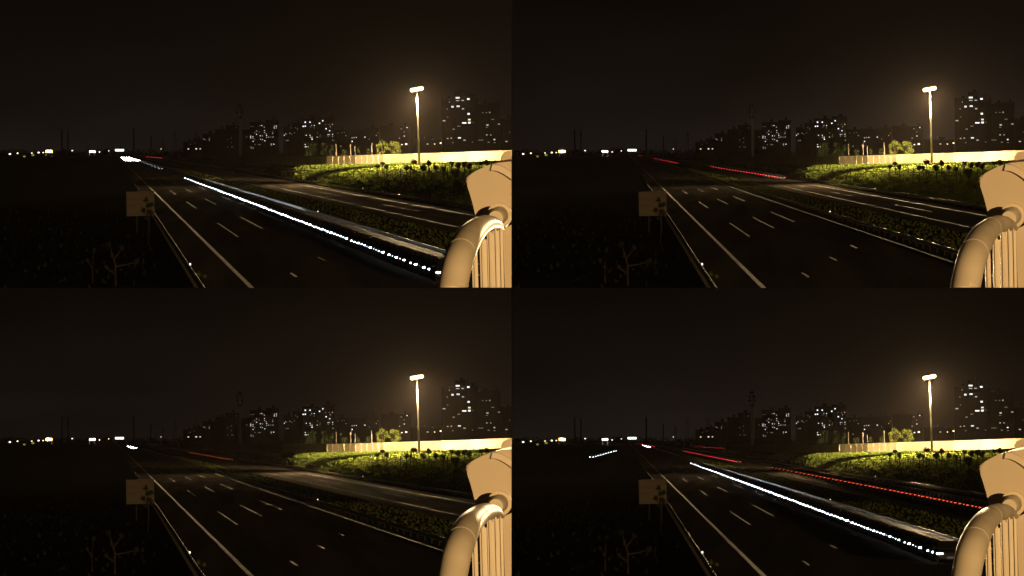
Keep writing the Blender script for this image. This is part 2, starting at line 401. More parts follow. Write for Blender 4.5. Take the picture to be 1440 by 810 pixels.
def leafy(px, r0, r1, wd, Y, label, m_, n=1500, size=.17, shape=None):
    base = P(px, 0, Y); base.z = -4.2; k = Y / F0
    o = empty('leafy_tree', base, label, 'tree', 'trees behind the barrier wall')
    zt = (HZ - r0) * k - base.z; zb = (HZ - r1) * k - base.z; rw = wd * k / 2
    m = MB(); m.tube([Vector((0, 0, -1.5)), Vector((.1, 0, zb)), Vector((0, 0, (zb + zt) / 2)), Vector((.1, 0, zt * .9))], [.20, .16, .10, .03], 8)
    for q in range(7):
        a = random.uniform(0, 6.3); z0 = zb + (zt - zb) * random.uniform(.1, .5)
        m.tube([Vector((0, 0, z0)), Vector((math.cos(a) * rw * .7, math.sin(a) * rw * .7, z0 + (zt - zb) * .25))], [.07, .02], 5)
    m.build('trunk', M['bark'], o)
    m = MB(); hz = (zt - zb) / 2
    for q in range(17):
        a = random.uniform(0, 6.3); u = random.uniform(-.85, .85); rr = math.sqrt(max(0, 1 - u * u)) * rw * random.uniform(.35, .82)
        if shape == 'cone': rr = (1 - (u + 1) / 2) * rw * random.uniform(.4, .8)
        m.leaves((math.cos(a) * rr, math.sin(a) * rr, (zt + zb) / 2 + u * hz * .8), (rw * random.uniform(.25, .42),) * 2 + (hz * random.uniform(.2, .34),), n // 17, size, .35)
    m.build('crown', M[m_], o)
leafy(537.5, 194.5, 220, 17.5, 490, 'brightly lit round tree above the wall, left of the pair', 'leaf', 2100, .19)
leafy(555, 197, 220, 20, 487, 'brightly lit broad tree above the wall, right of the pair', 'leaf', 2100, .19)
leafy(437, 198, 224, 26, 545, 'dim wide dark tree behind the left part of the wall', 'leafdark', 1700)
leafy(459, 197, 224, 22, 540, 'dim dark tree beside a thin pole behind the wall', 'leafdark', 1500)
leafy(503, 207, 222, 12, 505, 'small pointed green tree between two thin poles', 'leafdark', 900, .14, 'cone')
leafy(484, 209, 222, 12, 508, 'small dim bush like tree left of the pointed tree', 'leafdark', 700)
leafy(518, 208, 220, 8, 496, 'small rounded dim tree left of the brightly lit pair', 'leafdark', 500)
# poles behind the wall
for px, r0, txt, hd in ((472.5, 203, 'thin pale pole, leftmost behind the wall', 0), (493, 203, 'thin pale pole with a short crossbar behind the wall', 1),
                        (499, 206, 'thin pole with a small light near its foot', 2), (522.5, 201, 'thick bare pole beside the lit pair of trees', 0)):
    Y = wall_at(px)[2] + 9; b = P(px, 0, Y); b.z = -4.2; zt = (HZ - r0) * Y / F0 + 4.2
    o = empty('utility_pole', b, txt, 'pole', 'poles behind the barrier wall')
    m = MB(); m.tube([Vector((.2, 0, -.5)), Vector((0, 0, zt))], [.15 if px == 522.5 else .10, .08], 8); m.build('pole', M['mast'], o)
    m = MB(); m.box((0, 0, zt + .04), (.22, .22, .08)); m.build('cap', M['mast'], o)
    if hd == 1: m = MB(); m.box((0, -.14, zt - .4), (.9, .08, .09)); m.build('crossbar', M['mast'], o)
    if hd == 2: m = MB(); m.ball((.1, -.3, 2.6), .16, 2); m.build('lamp', M['faryellow'], o)

# ------------------------------------------------------------------ cell mast, hut, back of sign, bare tree
Y = 1640; b = P(338.5, 225, Y); k = Y / F0; hh = (225 - 146) * k
o = empty('signal_mast', b, 'tall thin unlit mast with dark antenna boxes at its top', 'mast')
m = MB(); m.tube([Vector((0, 0, 0)), Vector((-.5, 0, hh * .6)), Vector((-1, 0, hh))], [1.1, .85, .5], 10); m.build('pole', M['palemast'], o)
for z, wd in ((hh - 1, 2.2), (hh - 4.5, 5), (hh - 8.5, 5.4), (hh - 13, 3)):
    m = MB()
    for a in range(6):
        m.box((-1 + math.cos(a * 1.047) * wd * .5, math.sin(a * 1.047) * wd * .5, z), (.9, .5, 2.4), a * 1.047)
    m.tube([Vector((-1 + math.cos(a * .5236) * wd * .5, math.sin(a * .5236) * wd * .5, z - .6)) for a in range(13)], .12, 5)
    m.tube([Vector((-1 - wd * .5, 0, z - .6)), Vector((-1 + wd * .5, 0, z - .6))], .14, 5)
    m.build('antenna_ring', M['dark_iron'], o)
Y = 1500; b = P(345, 0, Y); b.z = -H
o = empty('hut', b, 'small pale flat roofed hut at the foot of the thin mast', 'hut')
m = MB(); m.box((0, 0, 1.7), (5.6, 3, 3.4)); m.build('wall', M['hut'], o)
m = MB(); m.box((0, 0, 3.52), (6.2, 3.6, .24)); m.build('roof', M['hut'], o)
m = MB(); m.box((-1.2, -1.53, 1.05), (1, .06, 2.1)); m.build('door', M['dark_iron'], o)
m = MB(); m.box((1.2, -1.53, 1.9), (1.4, .06, 1.0)); m.build('window', M['darkglass'], o)

Y = 173; k = Y / F0; b = P(199, 0, Y); b.z = -H
o = empty('road_sign', b, 'back of a large plain road sign board on two posts', 'sign')
m = MB(); zt = (HZ - 269) * k + H; zb = (HZ - 303.5) * k + H
m.box((0, 0, (zt + zb) / 2), (2.86, .06, zt - zb), bev=.02); bd = m.build('board', M['signback'], o)
bd.rotation_euler = (0, R(-1.4), R(-8))
for q in range(4):
    m = MB(); m.box((0, -.06, zb + (zt - zb) * (q + .5) / 4), (2.75, .05, .06)); bb = m.build('brace', M['signback'], o); bb.rotation_euler = (0, R(-1.4), R(-8))
for x in (-.45, .80):
    m = MB(); m.tube([Vector((x, .32, -.1)), Vector((x, .32, zt - .1))], .07, 8); m.build('post', M['dullsteel'], o)

def sapling(px, Y, pts, name, label, leaf_spots, m_, rad=.05):
    b = P(px, 0, Y); b.z = -H; k = Y / F0
    o = empty(name, b, label, 'tree' if 'tree' in name else 'shrub')
    m = MB()
    for path in pts:
        m.tube([P(x, y, Y) - b + Vector((0, random.uniform(-.3, .3), 0)) for x, y in path], [rad * (1 - .6 * i / max(1, len(path) - 1)) for i in range(len(path))], 6)
    m.build('trunk', M['drybark'], o)
    m = MB()
    for x, y, r_ in leaf_spots:
        m.leaves(P(x, y, Y) - b, (r_ * k,) * 3, 70, .10, .2)
    m.build('crown', M[m_], o)
sapling(209, 150, [[(209, 344), (210, 318), (208, 300), (207, 281)], [(208, 300), (214, 289)], [(208, 303), (201, 296)]], 'shrub', 'dark leafy shrub standing in front of the sign back',
        [(206, 281, 4), (209, 288, 5), (214, 287, 4), (202, 295, 4), (210, 297, 5), (207, 306, 5), (213, 300, 4)], 'topiary')
sapling(163, 104, [[(163, 404), (163, 372), (158, 355), (154, 343)], [(163, 374), (178, 372), (193, 367)], [(161, 364), (172, 349)], [(163, 385), (150, 376)]], 'bare_tree', 'thin bare young tree with one long side branch left of the guardrail',
        [(193, 367, 4), (172, 348, 4), (154, 343, 4), (150, 375, 3)], 'topiary', .07)
sapling(132, 106, [[(131, 401), (131, 370), (133, 352)], [(131, 378), (124, 366)]], 'bare_tree', 'faint upright stem left of the branching bare tree', [(133, 352, 3), (124, 366, 3)], 'topiary', .05)
sapling(281, 110, [[(283, 395), (280, 385)], [(283, 396), (289, 388)], [(282, 398), (275, 391)]], 'shrub', 'low weed clump at the near end of the left guardrail', [(280, 385, 3), (288, 388, 3), (276, 391, 3)], 'bush', .03)

# ------------------------------------------------------------------ buildings
def unitbox():
    bm = bmesh.new(); bmesh.ops.create_cube(bm, size=1); me = bpy.data.meshes.new('window'); bm.to_mesh(me); bm.free(); return me
WM = []
for m_ in M['win']:
    me = unitbox(); me.materials.append(m_); WM.append(me)
def building(name, label, Y, masses, lights, seed=1, group='tower blocks on the skyline', dep=16):
    rnd = random.Random(seed); k = Y / F0
    x0 = min(a[0] for a in masses); x1 = max(a[1] for a in masses); cx = (x0 + x1) / 2
    b = P(cx, 0, Y); b.z = -H; o = empty(name, b, label, 'building', group)
    gl = MB(); front = -dep / 2
    for i, ms in enumerate(masses):
        a, c, t = ms[:3]; set_ = ms[3] if len(ms) > 3 else 0
        xm = ((a + c) / 2 - cx) * k; wd = (c - a) * k - .04; hh = (HZ - t) * k + H; yo = set_ + .35 * i
        m = MB(); m.box((xm, yo, hh / 2 - .5), (wd, dep, hh + 1)); m.build('wall', M['concrete'], o)
        m = MB(); m.box((xm, yo, hh + .45), (wd + .5, dep + .5, .85)); m.build('roof', M['roofing'], o)
        if c - a > 10:
            m = MB(); m.box((xm + wd * .1, yo, hh + 2.2), (wd * .22, 5, 2.8)); m.build('stair_head', M['roofing'], o)
        z = 3.0
        while z < hh - 1.5:
            x = -wd / 2 + 1.6
            while x < wd / 2 - 1: gl.box((xm + x, yo + front - .03, z), (1.3, .1, 1.3)); x += 3.3
            z += 3.0
    d = gl.build('unlit_windows', M['darkglass'], o); d['kind'] = 'stuff'
    for L in lights:
        px, py = L[0], L[1]; lw = L[2] if len(L) > 2 else 1.05; lh = L[3] if len(L) > 3 else 1.05; kind = L[4] if len(L) > 4 else rnd.choice((0, 0, 0, 1, 1, 3, 2))
        yo = 0
        for i, ms in enumerate(masses):
            if ms[0] - 1 <= px <= ms[1] + 1: yo = (ms[3] if len(ms) > 3 else 0) + .35 * i; break
        wo = bpy.data.objects.new('window', WM[kind]); col.objects.link(wo); wo.parent = o
        wo.location = ((px - cx) * k, yo + front - .12, (HZ - py) * k + H); wo.scale = (lw * k, .18, lh * k)
    return o
def z1(l): return [(270 + a[0] / 9, 130 + a[1] / 9) + tuple(a[2:]) for a in l]
def z2(l): return [(430 + a[0] / 9, 130 + a[1] / 9) + tuple(a[2:]) for a in l]
def z3(l): return [(600 + a[0] / 11.9, 120 + a[1] / 11.9) + tuple(a[2:]) for a in l]
def z4(l): return [(480 + a[0] / 6, 100 + a[1] / 6) + tuple(a[2:]) for a in l]
building('apartment_block', 'long dark stepped block at the left end of the skyline', 1750, [(285, 303, 189), (303, 318, 183, 2), (318, 336, 177, 4)],
         z1([(155, 590, 1, 1, 1), (172, 600, 1, 1, 2), (225, 580, 1, 1, 2), (222, 603, 1, 1, 1), (500, 635, 1, 1, 2), (455, 600, 1, 1, 2), (560, 450, 1, 1, 2), (455, 690, 1, 1, 2), (520, 690, 1, 1, 2), (500, 578, 1, 1, 2), (505, 690, 1, 1, 2)]), 1)
building('apartment_block', 'narrow dark block right of the thin unlit mast', 1800, [(341, 351, 184)], z1([(695, 563)]), 2)
building('apartment_block', 'square block full of small white lit windows, right of the mast', 1650, [(351, 374, 173), (374, 392, 170, 1)],
         z1([(885, 420), (862, 422, 1.2, 1.2, 2), (915, 440), (1043, 428), (1068, 425), (1043, 450), (1068, 450), (818, 488), (918, 483), (918, 508), (818, 530), (940, 525), (945, 545), (1022, 500), (1022, 520),
             (865, 550), (890, 550), (745, 555), (745, 575), (773, 560), (773, 580), (970, 565), (998, 565), (1025, 565), (945, 570), (868, 592), (890, 597), (795, 597), (922, 612), (775, 620), (1003, 655), (1035, 655),
             (750, 685), (750, 703), (775, 703), (745, 433, 1, 1, 2), (773, 433, 1, 1, 2), (855, 660, 4, .8, 2), (1003, 675, 1, 1, 2), (850, 500, 1, 1, 2), (795, 510, 1, 1, 2), (800, 660, 1, 1, 2)]), 3)
building('apartment_block', 'dim stepped block just left of the widest lit block', 1720, [(399, 411, 180), (411, 425, 174, 2)],
         z1([(1168, 543), (1187, 525, 1.2, 1.2, 1), (1238, 517, 1, 1, 1), (1262, 530, 1, 1, 2), (1295, 512, 1, 1, 2), (1213, 608, 1, 1, 1), (1310, 447, 1, 1, 2), (1333, 455, 1, 1, 2), (1255, 450, 1, 1, 2), (1333, 470, 1, 1, 2), (1190, 610, 1, 1, 2)]), 4)
building('apartment_block', 'wide tall block with scattered bright windows in the skyline middle', 1650, [(425, 449, 168), (449, 470, 165, 1)],
         z2([(52, 377, 1.8, 1.6, 0), (172, 392, 1.8, 1.6, 0), (214, 360, 1.6, 1.6, 0), (72, 420), (106, 420), (255, 460, 1.8, 1.6, 0), (300, 485, 1.6, 1.4, 0), (335, 405), (296, 408, 1, 1, 2), (250, 408, 1, 1, 2), (308, 435, 1, 1, 1),
             (52, 543), (146, 515, 1, 1, 2), (180, 540), (143, 565), (177, 563), (57, 567), (78, 567), (78, 592, 1.5, 1.5, 0), (300, 533), (338, 530), (282, 558), (338, 555), (342, 605, 1, 1, 1), (80, 640), (65, 660, 1, 1, 2), (5, 688), (28, 688),
             (5, 543), (280, 535), (-8, 378, 2, 1.6, 0), (-34, 430, 1.8, 1.5, 0), (-8, 428, 2, 1.5, 0), (-8, 660), (-8, 688), (105, 450, 1, 1, 2), (60, 440, 1, 1, 2)]), 5)
building('apartment_block', 'low dark block touching the wide lit block on its right', 1850, [(470, 489, 183)], z2([(505, 547, 1, 1, 1), (400, 515, 1, 1, 2), (455, 510, 1, 1, 2), (485, 508, 1, 1, 2), (440, 680, 1, 1, 1)]), 6)
building('apartment_block', 'broad hazy dark block behind the thin pale poles', 2100, [(489, 512, 182), (512, 533, 180, 2)],
         z2([(585, 575, 1.4, 1.2, 1), (585, 620, 1.6, 1.4, 0), (610, 572, 1.2, 1.2, 1), (638, 570), (745, 566, 1.5, 1.4, 0), (910, 515, 1, 1, 2), (890, 545, 1.2, 1.2, 1), (800, 590, 1, 1, 2)]), 7)
building('apartment_block', 'unlit hazy block behind the brightly lit pair of trees', 2150, [(534, 561, 178)], z2([(960, 600, 1, 1, 2)]), 8)
building('apartment_block', 'slim block with few lights just left of the lamp mast', 2000, [(561, 576, 178)],
         z2([(1278, 445, 1.8, 1.2, 0), (1205, 462, 2.4, .8, 2), (1243, 552, 1.3, 1.3, 0), (1183, 580, 1.2, 1.2, 1), (1215, 660, 1.3, 1.3, 0), (1240, 500, 1, 1, 2)]), 9)
building('low_building', 'low dark building behind the lamp mast foot', 2000, [(578, 620, 197)], z4([(768, 578, 2.4, 1, 1), (725, 615, 2.2, 1.6, 1), (700, 560, 1, 1, 2)]), 10)
building('apartment_tower', 'tallest dark tower with large white windows right of the lamp', 1800, [(622, 640, 140), (640, 654, 131, -2), (654, 672, 138)],
         z3([(510, 210, 5.5, 2.0, 0), (510, 257, 4.6, 1.2, 1), (595, 255, 3.6, 1.3, 1), (690, 232, 3.6, 2.2, 0), (372, 235, 1, 1.2, 2), (372, 282, 1.1, 1.2, 1), (425, 360, 3.2, 2.4, 0), (518, 352, 4.2, 2, 0), (335, 398, 1.5, 1.2, 2),
             (600, 395, 3, 1.7, 1), (695, 478, 3.2, 2.4, 0), (345, 532, 1.4, 1, 2), (283, 593, 4, 1.6, 1), (708, 575, 3.5, 2.1, 3), (620, 630, 6, 1.8, 0), (708, 625, 3.5, 2.3, 0), (768, 622, 1.1, 1.1, 2), (445, 735, 3, 1.6, 2),
             (530, 685, 4, 1.2, 2), (345, 890, 2.2, 1.4, 1), (405, 885, 2, 1.4, 1), (540, 880, 4, 1.6, 0), (625, 918, 3.2, 1.4, 1), (760, 950, 1.4, 1.1, 2), (430, 960, 2, 1, 2)]), 11, dep=18)
building('apartment_tower', 'second dark tower with fewer windows, right of the tallest', 1880, [(672, 690, 146), (690, 704, 145, 1)],
         z3([(875, 303, 3, 1.2, 1), (930, 457, 2, 1.2, 2), (992, 457, 2.4, 1.1, 2), (1048, 455, 2, 1.8, 1), (1100, 570, 4, 1.2, 2), (1010, 665, 3.2, 2, 1), (1000, 705, 3.2, .8, 2), (1203, 650, 3, 1.3, 1), (1000, 830, 2, 1.4, 1), (1066, 830, 1.7, 1.2, 1), (1127, 908, 2.2, 1.6, 0), (1030, 952, 3, 1.4, 2)])
         + [(675, 197, 8, 1, 2), (695, 200.5, 2.5, 1.2, 2)], 12, dep=18)
building('apartment_tower', 'low far right tower half hidden beside the second tower', 1950, [(705, 722, 168)], [(711.7, 199, 3, 1.5, 1), (716, 186, 1.4, 1, 2)], 13)
building('factory', 'low dark factory block with a lit front left of the skyline', 2400, [(258, 272, 200), (272, 285, 196)], [(265.5, 209.5, 1.8, 1.3, 3), (276.5, 209.3, 2.2, 1.6, 3), (282, 209.3, 1.6, 1.3, 3), (268, 203, 1, .8, 2), (274, 201, 1, .8, 2)], 14, 'low works on the horizon')

# chimneys and pylons far left
for px, r0, wd, lab in ((88.5, 182, 2, 'thick dark chimney, left of two over the orange lights'), (97, 183, 1.8, 'dark chimney, right of two over the orange lights'), (189, 182, 2.4, 'tallest slim chimney right of the lit gantry'),
                    (213, 192, 1.8, 'short slim chimney right of the tallest one')):
    Y = 2800; k = Y / F0; b = P(px, 0, Y); b.z = -H; hh = (HZ - r0) * k + H
    o = empty('chimney', b, lab, 'chimney', 'chimneys on the horizon')
    m = MB(); m.tube([Vector((0, 0, 0)), Vector((0, 0, hh * .5)), Vector((0, 0, hh))], [wd * k * .62, wd * k * .55, wd * k * .45], 12); m.build('shaft', M['masonry'], o, True)
    m = MB(); m.tube([Vector((0, 0, hh - 1.2)), Vector((0, 0, hh + .3))], wd * k * .53, 12); m.build('rim', M['masonry'], o)
for px, r0, lab in ((247, 184, 'dark lattice pylon left of the factory'), (276, 182, 'dark lattice pylon rising behind the factory'), (230, 195, 'short faint lattice pylon between chimney and factory')):
    Y = 2700; k = Y / F0; b = P(px, 0, Y); b.z = -H; hh = (HZ - r0) * k + H
    o = empty('pylon', b, lab, 'pylon', 'pylons on the horizon')
    m = MB(); c4 = [(-3, -3), (3, -3), (3, 3), (-3, 3)]
    for x, y in c4: m.tube([Vector((x, y, 0)), Vector((x * .15, y * .15, hh))], .22, 5)
    for q in range(7):
        for i in range(4):
            f0 = 1 - .85 * q / 7; f1 = 1 - .85 * (q + 1) / 7; x, y = c4[i]; x2, y2 = c4[(i + 1) % 4]
            m.tube([Vector((x * f0, y * f0, hh * q / 7)), Vector((x2 * f1, y2 * f1, hh * (q + 1) / 7))], .13, 4)
    m.build('lattice', M['dark_iron'], o)
    m = MB()
    for q, wd in ((.72, 6), (.84, 5), (.95, 3.5)): m.box((0, 0, hh * q), (wd * 2, .35, .35))
    m.build('crossarm', M['dark_iron'], o)

# lit gantry, far lamps, lamp halos built as lit canopies
Y = 2600; k = Y / F0; b = P(169, 0, Y); b.z = -H
o = empty('toll_gantry', b, 'far white lit toll canopy across the road at the vanishing point', 'gantry')
z0 = (HZ - 212.6) * k + H; z1_ = (HZ - 209.8) * k + H
m = MB(); m.box((0, 0, (z0 + z1_) / 2), (13, 2, z1_ - z0)); m.build('canopy', M['gantrylit'], o)
m = MB(); m.box((-.5, 0, z1_ + .25), (13.6, 5, .4)); m.build('roof', M['masonry'], o)
for x in (-6, -2, 2, 6):
    m = MB(); m.box((x, .6, z0 / 2), (.8, .8, z0 - .05)); m.build('leg', M['masonry'], o)
m = MB(); m.tube([Vector((-6.2, 0, z1_)), Vector((-6.2, 0, z1_ + 7))], .3, 6); m.build('antenna', M['hut'], o)
def halo(px, py, wd, hh, mt, lab):  # stands for a far lamp's glow, shaped as a lit canopy
    Y = 2500; k = Y / F0; b = P(px, 0, Y); b.z = -H; zc = (HZ - py) * k + H
    o = empty('lamp_halo', b, lab, 'halo', 'lamp halos on the left horizon')
    m = MB(); m.box((0, 0, zc), (wd * k, 3, hh * k), bev=.4); m.build('light_band', M[mt], o)
    m = MB(); m.box((0, 1.2, zc + hh * k / 2 + .35), (wd * k * 1.1, 6, .5)); m.build('roof', M['masonry'], o)
    for s_ in (-1, 1):
        m = MB(); m.box((s_ * wd * k * .42, 1.2, (zc - hh * k / 2) / 2), (.5, .5, zc - hh * k / 2)); m.build('leg', M['masonry'], o)
    L = light('halo_light', 'POINT', (0, -4, zc), 4.0e4, (1, .6, .25) if mt == 'farorange' else (1, .95, .85), shadow_soft_size=1); L.parent = o
halo(70.5, 213, 9.5, 3.6, 'farorange', 'big orange lamp forecourt on the left horizon')
halo(131, 213.2, 8.5, 2.6, 'farwhite', 'white lamp forecourt on the horizon left of the gantry')
def farlamp(px, py, r_, mt, lab, Y=2300):
    k = Y / F0; b = P(px, 0, Y); b.z = -H; zc = (HZ - py) * k + H
    o = empty('far_lamp', b, lab, 'street lamp', 'small lamps along the horizon')
    m = MB(); m.tube([Vector((0, .3, 0)), Vector((0, .3, zc))], .12, 5); m.build('pole', M['dark_iron'], o)
    m = MB(); m.ball((0, -.2, zc), r_ * k, 2, .7); m.build('lamp_head', M[mt], o)
for px, py, r_, mt, lab in ((15.8, 216.6, 1.6, 'farwhite', 'small white lamp at the far left end of the horizon'), (26.6, 215.5, 1.2, 'faryellow', 'small yellow lamp, second from the far left'),
        (46.5, 215.2, .9, 'faryellow', 'tiny yellow lamp over a greenish glow on the left'), (56, 214.5, 1.4, 'faryellow', 'yellow lamp left of the orange forecourt'), (62.5, 214.5, 1.0, 'faryellow', 'tiny yellow lamp touching the orange forecourt'),
        (103, 211.8, 1.1, 'farwhite', 'lone white lamp between the orange and white halos'), (141, 213.7, 1.0, 'farwhite', 'tiny white lamp just right of the white forecourt'), (154, 212.2, .7, 'faryellow', 'faint lamp halfway between white forecourt and gantry'),
        (48, 218, 2.2, 'fargreen', 'dull green glowing lamp low on the left horizon'), (36, 220, 1.9, 'fargreen', 'faint green lamp left of the dull green one'), (467, 210.2, .8, 'farwhite', 'tiny lamp near dark trees behind the wall'),
        (571, 202.6, 1.6, 'faryellow', 'bright yellow lamp right of the lit trees'), (564.7, 203.4, .9, 'farwhite', 'small lamp left of the bright yellow lamp'), (611, 202.5, .9, 'faryellow', 'small lamp, left of two between mast and tower'), (619.5, 201.2, 1.3, 'faryellow', 'yellow lamp at the foot of the tallest tower'),
        (227, 209.5, .6, 'faryellow', 'tiny faint lamp between pylon and chimney')):
    farlamp(px, py, r_, mt, lab, 1600 if px > 450 else 2300)
for px, lab in ((242, 'short pale marker post, left of two beyond the road'), (252, 'short pale marker post, right of two beyond the road')):
    Y = 2000; b = P(px, 0, Y); b.z = -H
    o = empty('marker_post', b, lab, 'post', 'pale posts beyond the far road')
    m = MB(); m.box((0, 0, 2.1), (1.0, .7, 4.2)); m.build('shaft', M['hut'], o); m = MB(); m.box((0, 0, 4.32), (1.3, .9, .24)); m.build('cap', M['hut'], o)

# ------------------------------------------------------------------ footbridge railing close to the viewpoint
ro = empty('bridge_railing', P(680, 360, 13), 'cream painted footbridge railing with arched tube in the corner', 'railing'); RB = ro.location.copy()
def yy(Y): return 10 + (Y - 10) * .22
def rp(px, py, Y): return P(px, py, yy(Y)) - RB
def spline(pts, n=6):
    o_ = []
    for i in range(len(pts) - 1):
        p0, p1, p2, p3 = [Vector(pts[max(0, min(len(pts) - 1, j))]) for j in (i - 1, i, i + 1, i + 2)]
        for q in range(n):
            t = q / n; o_.append(.5 * ((2 * p1) + (p2 - p0) * t + (2 * p0 - 5 * p1 + 4 * p2 - p3) * t * t + (3 * p1 - p0 - 3 * p2 + p3) * t ** 3))
    o_.append(Vector(pts[-1])); return o_
path = [rp(626, 470, 9.2), rp(636, 408, 9.6), rp(645, 365, 10.0), rp(657, 338, 10.9), rp(668, 324, 12.2), rp(680, 316, 13.8), rp(691, 314.5, 15.2), rp(699, 317, 16.4), rp(703.5, 321, 17.2)]
sp = spline(path, 7); wpx = spline([(w_, 0, 0) for w_ in (43, 42, 42, 38, 32, 26.5, 22, 17, 12)], 7)
rad = [w_[0] / 2 * (p.y + RB.y) / F for w_, p in zip(wpx, sp)]; rad[-1] *= .3; rad[-2] *= .75
m = MB(); m.tube(sp, rad, 24); m.build('handrail', M['rail'], ro, True)
for px, y0, Y, wd in ((667, 352, 10.9, 8), (679, 334, 12.2, 10), (689, 326, 13.4, 9), (697, 322, 14.6, 7.5), (703.5, 321, 15.8, 6.5)):
    a, b = rp(px, y0, Y), rp(px + 3.5, 470, Y); ww = wd / F0 * yy(Y)
    m = MB(); m.loft([[a + Vector((-ww / 2, -.03, 0)), a + Vector((ww / 2, -.03, 0)), a + Vector((ww / 2, .03, 0)), a + Vector((-ww / 2, .03, 0))],
                      [b + Vector((-ww / 2, -.03, 0)), b + Vector((ww / 2, -.03, 0)), b + Vector((ww / 2, .03, 0)), b + Vector((-ww / 2, .03, 0))]])
    bmesh.ops.bevel(m.bm, geom=list(m.bm.edges), offset=.012, segments=2, affect='EDGES'); m.build('baluster', M['rail'], ro)
out_ = [(654.2, 252), (657, 262), (661, 274), (665, 288), (668.5, 304), (676, 330), (700, 330), (716, 300), (735, 283), (760, 272), (760, 227), (735, 226), (712, 227.5), (700, 229), (690, 231.5), (680, 235), (671, 239.5), (663, 244), (657, 248)]
m = MB(); m.prism([rp(x, y, 17.6) for x, y in out_], Vector((.10, .9, .02)))
bmesh.ops.bevel(m.bm, geom=[e for e in m.bm.edges], offset=.012, segments=2, affect='EDGES'); m.build('end_panel', M['railflat'], ro)
arc = spline([rp(690, 235.8, 17.6), rp(696, 236.2, 17.6), rp(702, 238, 17.6), rp(712, 243.5, 17.6), rp(722, 252, 17.6), rp(735, 270, 17.6)], 5)
m = MB(); m.loft([[p + Vector((0, .01, -.024)), p + Vector((0, -.03, -.018)), p + Vector((.01, -.03, .022)), p + Vector((.01, .01, .030))] for p in arc]); m.build('rim_band', M['rail'], ro)
for q in (16, 30):
    t_ = (sp[q + 1] - sp[q - 1]).normalized(); m = MB(); m.tube([sp[q] - t_ * .012, sp[q], sp[q] + t_ * .012], [rad[q] * .99, rad[q] * 1.035, rad[q] * .99], 24); m.build('weld_seam', M['rail'], ro, True)
c0, c1 = rp(697, 307, 16.6), rp(706, 300, 17.7)
m = MB(); m.tube([c0, c0.lerp(c1, .1), c1], [.050, .062, .062], 20); m.build('pipe_stub', M['rail'], ro)
dv = (c1 - c0).normalized(); cc = c0.lerp(c1, .62)
m = MB(); m.tube([cc - dv * .02, cc + dv * .02], .085, 20); m.build('collar', M['rail'], ro)
m = MB(); m.prism([rp(x, y, 18.6) for x, y in ((707, 322), (716, 318), (760, 290), (760, 470), (712, 470))], Vector((.1, .5, 0))); m.build('side_panel', M['railflat'], ro)
m = MB(); m.prism([rp(x, y, 24) for x, y in ((704, 221), (708, 215), (716, 212), (760, 210), (760, 226), (706, 226))], Vector((.1, .6, 0))); m.build('far_panel', M['railflat'], ro)

# ------------------------------------------------------------------ four turned copies of the motorway, one per panel of the picture
PSI = math.atan(360 / F); PL = PR = PSI; UP = math.atan(192 / F); DN = math.atan(213 / F)
SITES = [('upper left', PL, UP, -1, 1), ('upper right', -PR, UP, 1, 1), ('lower left', PL, -DN, -1, -1), ('lower right', -PR, -DN, 1, -1)]
def kids(o): return KID.get(o.name, [])
KID = {}
for o in bpy.data.objects:
    if o.parent: KID.setdefault(o.parent.name, []).append(o)
def copy_tree(o, parent=None):
    c = o.copy(); col.objects.link(c)
    if parent is not None: c.parent = parent
    k = [copy_tree(ch, c) for ch in kids(o)]
    if k: KID[c.name] = k
    return c
def site_matrix(i): return Matrix.Rotation(SITES[i][2], 4, 'X') @ Matrix.Rotation(SITES[i][1], 4, 'Z')
def trim(o, W, i, doomed):
    """saw off whatever crosses into a neighbouring copy"""
    W = W @ o.matrix_basis
    if o.type == 'MESH':
        sx, sz = SITES[i][3], SITES[i][4]; vs = [W @ v_.co for v_ in o.data.vertices]
        for ax, s_ in ((0, sx), (2, sz)):
            e = .004 if ax == 0 else .003
            vals = [v_[ax] * s_ for v_ in vs]
            if not vals: break
            if max(vals) <= e: doomed.append(o); break
            if min(vals) < e - .0005:
                if o.data.users > 1: o.data = o.data.copy()
                Wi = W.inverted(); n = Vector((0, 0, 0)); n[ax] = -s_; co = Vector((0, 0, 0)); co[ax] = s_ * e
                ln = (W.to_3x3().transposed() @ n).normalized(); lc = Wi @ co
                bm = bmesh.new(); bm.from_mesh(o.data)
                r = bmesh.ops.bisect_plane(bm, geom=bm.verts[:] + bm.edges[:] + bm.faces[:], plane_co=lc, plane_no=ln, clear_outer=True)
                ce = [g_ for g_ in r['geom_cut'] if isinstance(g_, bmesh.types.BMEdge) and g_.is_boundary]
                if ce and o.get('kind') != 'stuff' and o.name.split('.')[0] not in ('grass_bank', 'road', 'median', 'crown', 'edge_line', 'lane_dash'):
                    try: bmesh.ops.holes_fill(bm, edges=ce)
                    except Exception: pass
                bm.to_mesh(o.data); bm.free(); vs = [W @ v_.co for v_ in o.data.vertices]
    for ch in kids(o): trim(ch, W, i, doomed)
def place(root, i):
    Mx = site_matrix(i); root.matrix_basis = Mx @ root.matrix_basis
    doomed = []; trim(root, Matrix.Identity(4), i, doomed)
    for d in doomed: bpy.data.objects.remove(d)
def relabel(o, i):
    if 'label' in o: o['label'] = o['label'] + ', ' + SITES[i][0] + ' panel'
BASE = list(THINGS)
SETS = [BASE] + [[copy_tree(o) for o in BASE] for _ in range(3)]
for i, st in enumerate(SETS):
    for o in st: relabel(o, i); place(o, i)

# added dark slabs that keep the copies from lighting one another
for z0, z1_, word in ((.02, 390, 'upper'), (-570, -.02, 'lower')):
    m = MB(); m.box((0, 0, 0), (.10, 3300, z1_ - z0)); o = m.build('light_blocker', M['blocker'], loc=(0, 2400, (z0 + z1_) / 2))
    tag(o, 'thin black light blocker added between the two %s panels' % word, 'blocker')

